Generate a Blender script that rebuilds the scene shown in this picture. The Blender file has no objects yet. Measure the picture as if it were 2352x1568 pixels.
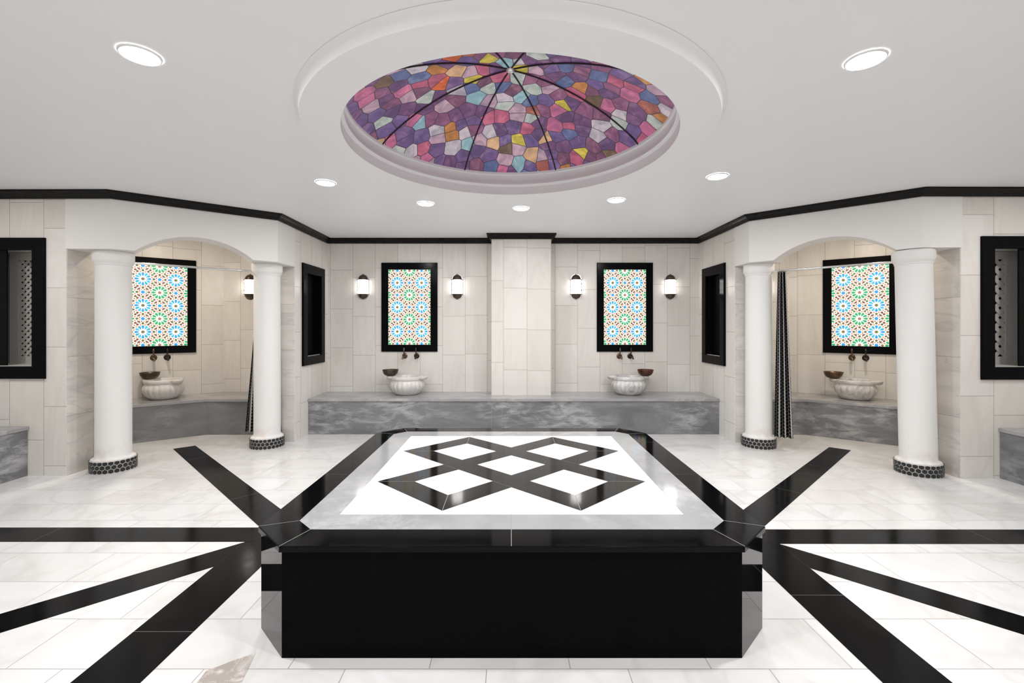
import bpy, bmesh, math, random
from mathutils import Vector, Matrix
PI = math.pi
S = bpy.context.scene
C = S.collection
random.seed(7)

# ------------------------------------------------------------------ camera, world, exposure
cam_d = bpy.data.cameras.new('camera'); cam = bpy.data.objects.new('camera', cam_d); C.objects.link(cam)
cam.location = (0, 0, 1.5); cam.rotation_euler = (PI/2, 0, 0)
cam_d.sensor_width = 36; cam_d.lens = 16.0; cam_d.clip_start = 0.05
cam_d.shift_x = 0.0017; cam_d.shift_y = -33/2352
S.camera = cam
W = bpy.data.worlds.new('world'); S.world = W; W.use_nodes = True
W.node_tree.nodes['Background'].inputs[0].default_value = (0.9, 0.9, 1, 1)
W.node_tree.nodes['Background'].inputs[1].default_value = 0.02
S.view_settings.view_transform = 'Standard'; S.view_settings.look = 'None'
S.view_settings.gamma = 1; S.view_settings.exposure = 0.50
try: S.view_settings.use_curve_mapping = False
except Exception: pass
SPOT_W = 17.0
FAR_W = 7.5          # power of a ceiling downlight
SIDE_W = 8.5
CUB_W = 13.0
SCONCE_E = 8.0
GLASS_E = 0.78
ZC = 2.87              # ceiling height

# ------------------------------------------------------------------ node helpers
class NT:
    def __init__(s, name):
        s.m = bpy.data.materials.new(name); s.m.use_nodes = True
        s.t = s.m.node_tree; s.n = s.t.nodes; s.b = s.n['Principled BSDF']; s.out = s.n['Material Output']
    def node(s, typ, **kw):
        n = s.n.new(typ)
        for k, v in kw.items(): setattr(n, k, v)
        return n
    def put(s, sock, v):
        if v is None: return
        if isinstance(v, bpy.types.NodeSocket): s.t.links.new(v, sock)
        else:
            if sock.type == 'RGBA' and len(v) == 3: v = tuple(v)+(1,)
            sock.default_value = v
    def math(s, op, a, b=None, c=None, clamp=False):
        n = s.node('ShaderNodeMath', operation=op); n.use_clamp = clamp
        s.put(n.inputs[0], a); s.put(n.inputs[1], b)
        if c is not None: s.put(n.inputs[2], c)
        return n.outputs[0]
    def mix(s, f, a, b, mode='MIX'):
        n = s.node('ShaderNodeMix', data_type='RGBA', blend_type=mode)
        s.put(n.inputs[0], f); s.put(n.inputs[6], a); s.put(n.inputs[7], b)
        return n.outputs[2]
    def sep(s, v):
        n = s.node('ShaderNodeSeparateXYZ'); s.put(n.inputs[0], v); return n.outputs
    def comb(s, x, y, z=0.0):
        n = s.node('ShaderNodeCombineXYZ'); s.put(n.inputs[0], x); s.put(n.inputs[1], y); s.put(n.inputs[2], z); return n.outputs[0]
    def vadd(s, a, b, op='ADD'):
        n = s.node('ShaderNodeVectorMath', operation=op); s.put(n.inputs[0], a); s.put(n.inputs[1], b); return n.outputs[0]
    def noise(s, v, scale, detail=4, rough=.55, dist=0.0):
        n = s.node('ShaderNodeTexNoise'); s.put(n.inputs['Vector'], v)
        n.inputs['Scale'].default_value = scale; n.inputs['Detail'].default_value = detail
        n.inputs['Roughness'].default_value = rough; n.inputs['Distortion'].default_value = dist
        return n.outputs
    def wn(s, v):
        n = s.node('ShaderNodeTexWhiteNoise', noise_dimensions='3D'); s.put(n.inputs['Vector'], v); return n.outputs
    def ramp(s, f, pts, interp='LINEAR'):
        n = s.node('ShaderNodeValToRGB'); n.color_ramp.interpolation = interp
        e = n.color_ramp.elements
        while len(e) < len(pts): e.new(0.5)
        for i, (p, c) in enumerate(pts):
            e[i].position = p; e[i].color = tuple(c)+(1,) if len(c) == 3 else c
        s.put(n.inputs[0], f); return n.outputs[0]
    def maprange(s, v, a, b, c, d):
        n = s.node('ShaderNodeMapRange'); s.put(n.inputs[0], v)
        for i, x in enumerate((a, b, c, d)): n.inputs[i+1].default_value = x
        return n.outputs[0]
    def uv(s): return s.node('ShaderNodeUVMap').outputs[0]
    def obj(s): return s.node('ShaderNodeTexCoord').outputs['Object']
    def gen(s): return s.node('ShaderNodeNewGeometry').outputs['Position']
    def bsdf(s, col=None, rough=None, spec=None, metal=None, coat=None, ior=None):
        s.put(s.b.inputs['IOR'], ior)
        s.put(s.b.inputs['Base Color'], col); s.put(s.b.inputs['Roughness'], rough)
        s.put(s.b.inputs['Specular IOR Level'], spec); s.put(s.b.inputs['Metallic'], metal)
        s.put(s.b.inputs['Coat Weight'], coat)
        return s.m

def plain(name, col, rough=.5, spec=.5, metal=0.0, var=0.0, vs=3.0):
    n = NT(name); c = tuple(col)
    if var:
        f = n.noise(n.gen(), vs)[0]
        f = n.maprange(f, .3, .7, 0, 1)
        c2 = tuple(x*(1-var) for x in col)
        c = n.mix(f, col, c2)
    return n.bsdf(c, rough, spec, metal)

def emit(name, col, st):
    n = NT(name); n.b.inputs['Base Color'].default_value = (*[min(1, c*.3) for c in col], 1)
    n.b.inputs['Roughness'].default_value = .3
    n.b.inputs['Emission Color'].default_value = (*col, 1); n.b.inputs['Emission Strength'].default_value = st
    return n.m

def veins(n, v, scale, width, detail=3, dist=1.2):
    f = n.noise(v, scale, detail, .6, dist)[0]
    d = n.math('ABSOLUTE', n.math('SUBTRACT', f, .5))
    return n.maprange(d, 0, width, 1, 0)

def tile_mat(name, cols, veincol, veinamt, su, sv, mortar, mortcol, rough, spec, jit=1.0, unit_v=None, vein_scale=1.3, stretch=(1, 1, 1)):
    """strips of width sv (uv.y / unit), tiles of length su along uv.x, each strip shifted at random"""
    n = NT(name); uv = n.sep(n.uv()); x, y = uv[0], uv[1]
    yy = y if unit_v else n.math('DIVIDE', y, sv)
    i = n.math('FLOOR', yy)
    r = n.wn(n.comb(i, 3.7, 1.1))[0]
    xx = n.math('ADD', n.math('DIVIDE', x, su), n.math('MULTIPLY', r, jit))
    j = n.math('FLOOR', xx)
    rc = n.wn(n.comb(i, j, 5.0))
    def edge(f, s):
        fr = n.math('FRACT', f)
        return n.math('MULTIPLY', n.math('MINIMUM', fr, n.math('SUBTRACT', 1.0, fr)), s)
    d = n.math('MINIMUM', edge(yy, sv), edge(xx, su))
    m = n.maprange(d, mortar*.4, mortar, 1, 0)
    pos = n.vadd(n.comb(x, n.math('MULTIPLY', yy, sv), 0.0), n.vadd(rc[1], (9., 9., 9.), 'MULTIPLY'))
    pos = n.vadd(pos, stretch, 'MULTIPLY')
    base = n.ramp(rc[0], [(k/(len(cols)-1), c) for k, c in enumerate(cols)])
    v = veins(n, pos, vein_scale, .05)
    cl = n.noise(pos, vein_scale*1.6, 5)[0]
    v2 = n.math('MULTIPLY', n.math('ADD', n.math('MULTIPLY', v, .5), n.maprange(cl, .45, .8, 0, .8)), veinamt)
    c = n.mix(v2, base, veincol)
    c = n.mix(m, c, mortcol)
    ro = n.mix(m, (rough,)*3, (.6,)*3)
    return n.bsdf(c, n.sep(ro)[0], spec)

def grey_marble(name, dark, light, vein, scale=1.0, streak=(1, 1, 3), rough=.22):
    n = NT(name)
    p = n.vadd(n.gen(), streak, 'MULTIPLY')
    f = n.noise(p, 1.3*scale, 7, .62, .9)[0]
    c = n.mix(n.maprange(f, .32, .68, 0, 1), dark, light)
    g = n.noise(p, 3.0*scale, 8, .7, .5)[0]
    big = n.noise(n.gen(), .9*scale, 2)[0]
    fl = n.math('MULTIPLY', n.maprange(g, .46, .62, 0, .9), n.maprange(big, .44, .58, 0, 1))
    c = n.mix(fl, c, vein)
    v = veins(n, n.vadd(p, (.35, 1., 1.), 'MULTIPLY'), .5*scale, .006, 6, .5)
    patch = n.maprange(n.noise(p, .8*scale, 2)[0], .5, .62, 0, .5)
    c = n.mix(n.math('MULTIPLY', v, patch), c, vein)
    fine = n.noise(n.vadd(p, (1., 1., 2.2), 'MULTIPLY'), 11*scale, 6, .7)[0]
    c = n.mix(n.maprange(fine, .35, .7, 0, .22), c, dark)
    return n.bsdf(c, rough, .4)

def black_granite(name, col=(.003, .003, .0035), rough=.07, spec=1.19):
    n = NT(name)
    f = n.noise(n.gen(), 90, 2, .7)[0]
    c = n.mix(n.maprange(f, .58, .85, 0, .5), col, (.014, .014, .016))
    r = n.maprange(n.noise(n.gen(), 6, 3)[0], .3, .7, rough*.75, rough*1.3)
    return n.bsdf(c, r, .5, ior=spec)

M = {}
M['plaster'] = plain('ceiling_plaster', (.91, .915, .925), .5, .3, var=.01, vs=1.5)
M['plaster_wall'] = plain('painted_plaster', (.82, .80, .78), .6, .3, var=.02)
M['floor'] = tile_mat('floor_marble_tiles', [(.735, .725, .715), (.77, .765, .76), (.755, .742, .73), (.785, .78, .778)], (.55, .515, .485), .55,
                      .62, .335, .0029, (.33, .31, .30), .17, .42, unit_v=True, vein_scale=1.1)
M['wall'] = tile_mat('wall_marble_tiles', [(.755, .715, .665), (.80, .765, .725), (.78, .745, .70), (.815, .785, .75)], (.64, .59, .54), .42,
                     .60, .348, .0038, (.44, .39, .345), .30, .35, vein_scale=1.2, stretch=(.35, 1.6, 1))
M['wall_in'] = M['wall']
n = NT('jamb_marble'); p = n.vadd(n.gen(), (.6, .6, 2.2), 'MULTIPLY')
z = n.sep(n.gen())[2]
fr = n.math('FRACT', n.math('DIVIDE', z, .60)); dd = n.math('MULTIPLY', n.math('MINIMUM', fr, n.math('SUBTRACT', 1., fr)), .60)
tid = n.wn(n.comb(n.math('FLOOR', n.math('DIVIDE', z, .60)), 2., 2.))[1]
p = n.vadd(p, n.vadd(tid, (5., 5., 5.), 'MULTIPLY'))
c = n.mix(n.maprange(n.noise(p, 1.5, 6, .6, .8)[0], .35, .75, 0, 1), (.74, .70, .66), (.56, .53, .50))
c = n.mix(n.math('MULTIPLY', veins(n, p, 1.3, .03), .4), c, (.42, .42, .42))
c = n.mix(n.maprange(dd, .0015, .003, 1, 0), c, (.40, .35, .30))
M['jamb'] = n.bsdf(c, .3, .4)
M['grey'] = grey_marble('grey_marble', (.145, .146, .152), (.25, .252, .26), (.48, .48, .49))
M['grey_top'] = grey_marble('grey_marble_polished', (.30, .30, .305), (.37, .37, .375), (.52, .51, .50), 1.0, (1, 2, 1), .14)
M['grey_light'] = grey_marble('light_grey_marble', (.30, .30, .31), (.40, .40, .405), (.52, .52, .52), 1.3, (1, 1, 1), .10)
M['black'] = black_granite('black_granite')
M['black_strip'] = black_granite('black_granite_strip', (.0045, .0045, .005), .13, 1.15)
M['black_trim'] = black_granite('black_marble_moulding', (.010, .0095, .009), .3, 1.24)
M['black_frame'] = black_granite('black_marble_frame', (.003, .003, .0035), .14, 1.13)
M['inlay'] = black_granite('black_inlay', (.009, .0075, .007), .08, 1.24)
M['white'] = plain('white_marble_inlay', (.84, .845, .85), .12, .4, var=.015)
M['seam'] = plain('grout', (.30, .30, .29), .5)
M['seam_dark'] = plain('dark_grout', (.09, .09, .09), .5)
M['chrome'] = plain('polished_steel', (.75, .75, .76), .15, .5, 1.0)
M['bronze'] = plain('aged_bronze', (.13, .10, .075), .38, .5, .85, var=.35, vs=40)
M['brass'] = plain('aged_brass', (.20, .13, .085), .34, .5, .9, var=.4, vs=50)
M['dark_brass'] = plain('blackened_brass', (.07, .05, .04), .32, .5, .9, var=.4, vs=50)
M['lattice'] = plain('white_painted_wood', (.62, .59, .55), .5, .3)
M['void'] = plain('dark_interior', (.004, .004, .004), .9, .05)
M['black_gloss'] = plain('black_board', (.004, .004, .0045), .6, .1)
M['diffuser'] = emit('lamp_diffuser', (1, .99, .98), 45.0)
M['trimring'] = plain('white_metal', (.85, .85, .85), .4)
M['stain'] = None

# stained slab
n = NT('stained_marble')
f = n.noise(n.gen(), 6, 6, .7, 1.0)[0]
c = n.mix(n.maprange(f, .5, .62, 0, 1), (.40, .35, .32), (.66, .62, .59))
M['stain'] = n.bsdf(c, .22, .4)

# white basin marble with grey veins
def basin_mat(name, amt, vc=(.30, .30, .31)):
    n = NT(name); p = n.gen()
    c = n.mix(n.math('MULTIPLY', n.maprange(n.noise(p, 7, 6, .65, 1.0)[0], .42, .7, 0, 1), amt), (.74, .715, .69), vc)
    return n.bsdf(c, .28, .45)
M['basin_a'] = basin_mat('white_veined_marble', .45, (.55, .50, .47))
M['basin_b'] = basin_mat('grey_veined_marble', .85)

# column plaster with orange damp stains near the foot
n = NT('column_plaster'); o = n.obj(); zz = n.sep(o)[2]
f = n.math('MULTIPLY', n.maprange(n.noise(o, 9, 4)[0], .45, .7, 0, 1), n.maprange(zz, .12, .32, 1, 0))
c = n.mix(n.math('MULTIPLY', f, .6), (.82, .81, .795), (.66, .50, .38))
M['column'] = n.bsdf(c, .55, .25)
M['hex'] = plain('black_hex_tile', (.012, .012, .014), .15, .5)
M['hexgrout'] = plain('white_hex_grout', (.55, .54, .51), .7)

# curtain: black hexes in columns on pale cloth
n = NT('curtain_cloth'); uv = n.sep(n.uv())
u = n.math('MULTIPLY', uv[0], 6.0); v = n.math('MULTIPLY', uv[1], 1/.043)
col_i = n.math('FLOOR', u)
fu = n.math('SUBTRACT', n.math('FRACT', u), .5)
odd = n.math('MULTIPLY', n.math('MODULO', n.math('ADD', col_i, 240.), 2.), .5)
fv = n.math('SUBTRACT', n.math('FRACT', n.math('ADD', v, odd)), .5)
d = n.math('ADD', n.math('MULTIPLY', n.math('ABSOLUTE', fu), .62), n.math('ABSOLUTE', fv))
mk = n.math('LESS_THAN', d, .60)
mo = n.math('MODULO', n.math('ADD', col_i, 240.), 6.)
gate = n.math('LESS_THAN', mo, 3.5)
c = n.mix(n.math('MULTIPLY', mk, gate), (.50, .49, .48), (.006, .006, .007))
M['cloth'] = n.bsdf(c, .7, .2)

# dome glass: irregular coloured pieces in dark leads
n = NT('dome_stained_glass'); g = n.sep(n.gen()); vec = n.comb(g[0], g[1], 0.0)
sc = 8.6
vo = n.node('ShaderNodeTexVoronoi', voronoi_dimensions='2D', feature='F1'); n.put(vo.inputs['Vector'], vec); vo.inputs['Scale'].default_value = sc; vo.inputs['Randomness'].default_value = .82
ve = n.node('ShaderNodeTexVoronoi', voronoi_dimensions='2D', feature='DISTANCE_TO_EDGE'); n.put(ve.inputs['Vector'], vec); ve.inputs['Scale'].default_value = sc; ve.inputs['Randomness'].default_value = .82
rs = n.sep(vo.outputs['Color'])
pal = [(.15, .065, .17), (.12, .060, .16), (.17, .065, .13), (.22, .08, .17), (.14, .08, .21), (.42, .10, .18), (.46, .13, .25),
       (.10, .13, .28), (.14, .09, .24), (.42, .28, .36), (.45, .40, .46), (.40, .44, .42), (.60, .115, .035), (.42, .17, .05), (.56, .45, .07), (.14, .09, .06),
       (.33, .10, .08), (.24, .40, .46), (.55, .34, .20)]
wts = [3, 3, 2.5, 2, 2.5, 1.5, 2, 2, 2, 1.8, 1.8, 1.2, 1.1, 1, 1.1, 1, 1, .9, 1.3]
tot = sum(wts); acc = 0; pts = []
for cc, w in zip(pal, wts): pts.append((acc/tot, cc)); acc += w
c = n.ramp(rs[0], pts, 'CONSTANT')
wsh = n.noise(n.vadd(n.comb(g[0], g[1], 0.), n.vadd(vo.outputs['Color'], (4., 4., 4.), 'MULTIPLY')), 9, 4, .6, .8)
c2 = n.mix(n.maprange(wsh[0], .35, .65, 0, 1), n.mix(1.0, c, (.68, .72, .75), 'MULTIPLY'), n.mix(1.0, c, (1.35, 1.3, 1.25), 'MULTIPLY'))
c2 = n.mix(n.maprange(wsh[0], .55, .75, 0, .22), c2, n.mix(rs[1], (.55, .30, .42), (.52, .50, .30)))
edge = n.math('LESS_THAN', ve.outputs['Distance'], .024)
c3 = n.mix(edge, c2, (.04, .03, .04))
n.bsdf(c3, .35, .4)
n.put(n.b.inputs['Emission Color'], c3); n.b.inputs['Emission Strength'].default_value = .25  # faint self-glow put into the glass colour to lighten the dome
M['dome'] = n.m
M['lead'] = plain('dark_lead', (.03, .02, .03), .4, .4, .5)

# stained-glass panel colours (backlit)
gl = {'base': ((1, .965, .89), 1.0), 'blue': ((.02, .30, .68), 1.0), 'sky': ((.06, .48, .80), .95), 'teal': ((.04, .42, .58), .9),
      'green': ((.03, .40, .16), .9), 'olive': ((.20, .19, .07), .8), 'brown': ((.20, .09, .05), .8), 'red': ((.85, .22, .10), 1.2), 'rust': ((.36, .16, .08), 1.0)}
GN = list(gl); GM = [emit('glass_'+k, c, s*GLASS_E) for k, (c, s) in gl.items()]

# ------------------------------------------------------------------ mesh builder
class MB:
    def __init__(s): s.v = []; s.f = []; s.m = []; s.uv = {}
    def face(s, pts, mi=0, uv=None):
        b = len(s.v); s.v += [tuple(p) for p in pts]; s.f.append(list(range(b, b+len(pts)))); s.m.append(mi)
        if uv: s.uv[len(s.f)-1] = uv
    def box(s, x0, x1, y0, y1, z0, z1, mi=0, mt=None):
        P = [Vector((x, y, z)) for z in (z0, z1) for y in (y0, y1) for x in (x0, x1)]
        if mt is not None: P = [mt @ p for p in P]
        b = len(s.v); s.v += [tuple(p) for p in P]
        for f in ((0, 2, 3, 1), (4, 5, 7, 6), (0, 1, 5, 4), (2, 6, 7, 3), (0, 4, 6, 2), (1, 3, 7, 5)):
            s.f.append([b+i for i in f]); s.m.append(mi)
        return s
    def prism(s, poly, z0, z1, mi=0, top=True, bot=True):
        n = len(poly)
        a = sum(poly[i][0]*poly[(i+1) % n][1]-poly[(i+1) % n][0]*poly[i][1] for i in range(n))
        if a < 0: poly = poly[::-1]
        b = len(s.v); s.v += [(p[0], p[1], z0) for p in poly]+[(p[0], p[1], z1) for p in poly]
        if bot: s.f.append([b+i for i in range(n)][::-1]); s.m.append(mi)
        if top: s.f.append([b+n+i for i in range(n)]); s.m.append(mi)
        for i in range(n):
            j = (i+1) % n; s.f.append([b+i, b+j, b+n+j, b+n+i]); s.m.append(mi)
        return s
    def lathe(s, prof, seg=32, mi=0, mt=None, a0=0, a1=2*PI, mod=None, cap=False):
        full = abs(a1-a0-2*PI) < 1e-6; nn = seg if full else seg+1
        b = len(s.v)
        for (r, z) in prof:
            for k in range(nn):
                a = a0+(a1-a0)*k/seg; rr = r*(mod(a, z) if mod else 1)
                p = Vector((rr*math.cos(a), rr*math.sin(a), z))
                if mt is not None: p = mt @ p
                s.v.append(tuple(p))
        for i in range(len(prof)-1):
            for k in range(seg):
                k2 = (k+1) % nn
                s.f.append([b+i*nn+k, b+i*nn+k2, b+(i+1)*nn+k2, b+(i+1)*nn+k]); s.m.append(mi)
        if cap:
            s.f.append([b+k for k in range(nn)][::-1]); s.m.append(mi)
            s.f.append([b+(len(prof)-1)*nn+k for k in range(nn)]); s.m.append(mi)
        return s
    def tube(s, pts, r, seg=10, mi=0, cap=True):
        pts = [Vector(p) for p in pts]; rs = r if isinstance(r, (list, tuple)) else [r]*len(pts)
        b = len(s.v)
        for i, p in enumerate(pts):
            t = (pts[min(i+1, len(pts)-1)]-pts[max(i-1, 0)]).normalized()
            up = Vector((0, 0, 1)) if abs(t.z) < .9 else Vector((1, 0, 0))
            a = t.cross(up).normalized(); c = a.cross(t)
            for k in range(seg):
                q = 2*PI*k/seg; s.v.append(tuple(p+rs[i]*(math.cos(q)*a+math.sin(q)*c)))
        for i in range(len(pts)-1):
            for k in range(seg):
                k2 = (k+1) % seg; s.f.append([b+i*seg+k, b+i*seg+k2, b+(i+1)*seg+k2, b+(i+1)*seg+k]); s.m.append(mi)
        if cap:
            s.f.append([b+k for k in range(seg)][::-1]); s.m.append(mi)
            s.f.append([b+(len(pts)-1)*seg+k for k in range(seg)]); s.m.append(mi)
        return s
    def line(s, p, q, w, z, mi=0):
        p = Vector(p[:2]); q = Vector(q[:2]); d = (q-p).normalized(); nn = Vector((-d.y, d.x))*w/2
        s.face([(*(p-nn), z), (*(q-nn), z), (*(q+nn), z), (*(p+nn), z)], mi)
    def build(s, name, mats, parent=None, smooth=False, uoff=0.0, swap=False, bevel=0.0, recalc=True):
        if not isinstance(mats, (list, tuple)): mats = [mats]
        me = bpy.data.meshes.new(name); me.from_pydata(s.v, [], s.f)
        for m in mats: me.materials.append(m)
        for p, mi in zip(me.polygons, s.m): p.material_index = mi
        if recalc:
            bm = bmesh.new(); bm.from_mesh(me)
            bmesh.ops.recalc_face_normals(bm, faces=bm.faces); bm.to_mesh(me); bm.free()
        me.update()
        uvl = me.uv_layers.new(name='UVMap')
        for p in me.polygons:
            if p.index in s.uv:
                for li, c in zip(p.loop_indices, s.uv[p.index]): uvl.data[li].uv = c
                continue
            nrm = p.normal
            if abs(nrm.z) > .7: T = None
            else:
                T = Vector((-nrm.y, nrm.x, 0)).normalized()
                if T.x < -.01 or (abs(T.x) < .01 and T.y < 0): T = -T
            for li in p.loop_indices:
                co = me.vertices[me.loops[li].vertex_index].co
                uu, vv = (co.x, co.y) if T is None else (co.dot(T), co.z)
                uu += uoff
                uvl.data[li].uv = (vv, uu) if swap else (uu, vv)
        if smooth:
            for p in me.polygons: p.use_smooth = True
        o = bpy.data.objects.new(name, me); C.objects.link(o)
        if parent: o.parent = parent
        if smooth and smooth != 'all':
            e = o.modifiers.new('edge_split', 'EDGE_SPLIT'); e.split_angle = math.radians(38)
        if bevel:
            b = o.modifiers.new('bevel', 'BEVEL'); b.width = bevel; b.segments = 2; b.limit_method = 'ANGLE'; b.angle_limit = .6
        return o

def tag(o, label=None, cat=None, group=None, kind=None):
    if label: o['label'] = label
    if cat: o['category'] = cat
    if group: o['group'] = group
    if kind: o['kind'] = kind
    return o
def thing(name, label, cat, loc=(0, 0, 0), rz=0.0, group=None):
    o = bpy.data.objects.new(name, None); C.objects.link(o); o.location = loc; o.rotation_euler = (0, 0, rz)
    o.empty_display_size = .1
    return tag(o, label, cat, group)
def struct(o, label=None): o['kind'] = 'structure'; (label and o.__setitem__('label', label)); return o
def copy_tree(o, parent=None):
    c = o.copy(); C.objects.link(c)
    if parent is not None: c.parent = parent
    for ch in list(o.children): copy_tree(ch, c)
    return c

# ------------------------------------------------------------------ floor
XW = 5.65
mb = MB()
def fl(y0, y1, f):
    mb.face([(-6.1, y0, 0), (6.1, y0, 0), (6.1, y1, 0), (-6.1, y1, 0)], 0,
            [(-6.1, f(y0)), (6.1, f(y0)), (6.1, f(y1)), (-6.1, f(y1))])
fl(-.6, 3.28, lambda y: (y-1.998)/.3425+50)
fl(3.28, 7.2, lambda y: (y-3.533)/.3263+101)
floor = struct(mb.build('floor', M['floor']), 'white marble tiled floor with black radiating stone strips')

def strip(poly, seams=(), z=.0015):
    m = MB(); m.prism(poly, 0.0002, z)
    for a, b in seams: m.line(a, b, .004, z+.0004, 1)
    return m.build('inlay_strip', [M['black_strip'], M['seam_dark']], floor)
def band(p, q, w, n, frac=()):
    """strip of width w from p to q: seams across it at the fractions frac"""
    p = Vector(p); q = Vector(q); d = (q-p).normalized(); nn = Vector((-d.y, d.x))*w/2
    ss = [((p+(q-p)*f-nn), (p+(q-p)*f+nn)) for f in frac]
    return ss
# long strips each side of the platform, parallel to the view
for sx in (-1, 1):
    xo, xi = (-1.855, -1.56) if sx < 0 else (1.865, 1.571)
    s1 = 2.24 if sx < 0 else 2.545
    strip([(xi, -.45), (xo, -.45), (xo, 4.9), (xi, 4.9)], [((xi, s1), (xo, s1)), ((xi, 3.28), (xo, 3.28)), ((xi, 1.1), (xo, 1.1))])
# horizontals
def hstrip(xa, xb, y0a, y1a, y0b, y1b, seams):
    strip([(xa, y0a), (xb, y0b), (xb, y1b), (xa, y1a)], [((x, y0a), (x, y1a)) for x in seams], .0018)
hstrip(-XW, -1.86, 3.18, 3.405, 3.18, 3.405, (-3.35, -4.85))
strip([(-1.862, 3.18), (-1.25, 3.18), (-1.25, 3.405), (-1.862, 3.405)], [], .0022)
hstrip(1.87, XW, 3.15, 3.374, 3.145, 3.368, (3.38, 4.9))
strip([(1.872, 3.15), (1.262, 3.15), (1.262, 3.374), (1.872, 3.374)], [], .0022)
# diagonals
strip([(-1.87, 3.405), (-1.87, 3.73), (-3.984, 5.759), (-4.155, 5.606)],
      [((-2.43, 3.955), (-2.28, 4.115)), ((-3.03, 4.532), (-2.88, 4.69)), ((-3.64, 5.115), (-3.48, 5.28))], .002)
strip([(1.875, 3.39), (1.875, 3.70), (3.982, 5.685), (4.152, 5.545)],
      [((2.62, 4.10), (2.47, 4.26)), ((3.39, 4.83), (3.235, 4.985))], .002)
strip([(-1.857, 3.17), (-1.857, 2.848), (-5.0, -.15), (-5.0, .1)], [((-2.585, 2.15), (-2.745, 2.30))], .002)
strip([(1.867, 3.141), (1.867, 2.832), (5.0, -.18), (5.0, .05)], [((3.9, .88), (3.74, 1.09))], .002)
# brown stained slab at the lower left
m = MB(); m.face([(-1.31, 1.80, .0012), (-1.10, 1.80, .0012), (-1.135, 1.92, .0012), (-1.150, 2.0, .0012), (-1.173, 2.096, .0012), (-1.25, 2.045, .0012), (-1.327, 1.984, .0012)])
st = m.build('stained_patch', M['stain'], floor); st['label'] = 'brown stained corner of a white floor slab'
# ------------------------------------------------------------------ ceiling with round opening
DC = Vector((0.0, 3.31)); RO, RI = 1.395, 1.158; ZD = 2.80
def ring_to_rect(mb, cx, cy, r, x0, x1, y0, y1, z):
    angs = sorted(set([2*PI*k/96 for k in range(96)] + [math.atan2(y-cy, x-cx) % (2*PI) for x in (x0, x1) for y in (y0, y1)]))
    def out(a):
        c, s = math.cos(a), math.sin(a); t = 1e9
        if c > 1e-9: t = min(t, (x1-cx)/c)
        if c < -1e-9: t = min(t, (x0-cx)/c)
        if s > 1e-9: t = min(t, (y1-cy)/s)
        if s < -1e-9: t = min(t, (y0-cy)/s)
        return (cx+c*t, cy+s*t, z)
    for i, a in enumerate(angs):
        b = angs[(i+1) % len(angs)]
        mb.face([(cx+r*math.cos(a), cy+r*math.sin(a), z), (cx+r*math.cos(b), cy+r*math.sin(b), z), out(b), out(a)])
mb = MB(); ring_to_rect(mb, DC.x, DC.y, 1.36, -6.2, 6.2, -.7, 7.3, ZC)
ceiling = struct(mb.build('ceiling', M['plaster'], recalc=False), 'flat white plaster ceiling')
mb = MB()
mb.lathe([(1.425, ZC-.001), (1.405, ZC-.02), (1.398, ZC-.045), (RO, ZD), (RI, ZD), (RI, ZD+.075), (RI-.012, ZD+.09), (RI-.022, ZD+.092),
          (RI-.022, ZD+.10), (RI-.012, ZD+.12), (RI-.004, ZD+.15), (RI-.004, ZD+.185), (RI-.022, ZD+.19), (RI-.022, ZD+.245)], 128,
         mt=Matrix.Translation((DC.x, DC.y, 0)))
rg = struct(mb.build('trim_1', M['plaster'], smooth=True), 'round white plaster ring around the coloured dome')

# dome
dome = thing('stained_glass_dome', 'large shallow dome of purple and multicoloured glass pieces in the ceiling', 'dome', (DC.x, DC.y, 3.0))
RD = 1.15; HD = .375
def dz(r): return HD*(1-(r/RD)**2)**.9 if r < RD else 0
for k in range(8):
    a0 = math.radians(22.5+45*k); a1 = a0+PI/4
    m = MB(); NR, NA = 14, 8
    for i in range(NR):
        for j in range(NA):
            q = []
            for (ii, jj) in ((i, j), (i+1, j), (i+1, j+1), (i, j+1)):
                r = RD*ii/NR; a = a0+(a1-a0)*jj/NA; rr = r*(1-.012*math.sin(PI*jj/NA)*0)
                q.append((rr*math.cos(a), rr*math.sin(a), dz(r)))
            if i == 0: q = q[1:]
            m.face(q)
    m.build('glass_segment', M['dome'], dome, smooth='all')
    m = MB(); pts = [(RD*t*math.cos(a0), RD*t*math.sin(a0), dz(RD*t)-.004) for t in [.03+.97*i/20 for i in range(21)]]
    m.tube(pts, .0065, 6); m.build('rib', M['lead'], dome, smooth=True)
m = MB(); m.lathe([(0.0, -.022), (.02, -.02), (.032, -.008), (.034, .004)], 16, mt=Matrix.Translation((0, 0, HD-.004)))
m.build('hub', M['chrome'], dome, smooth=True)

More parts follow.
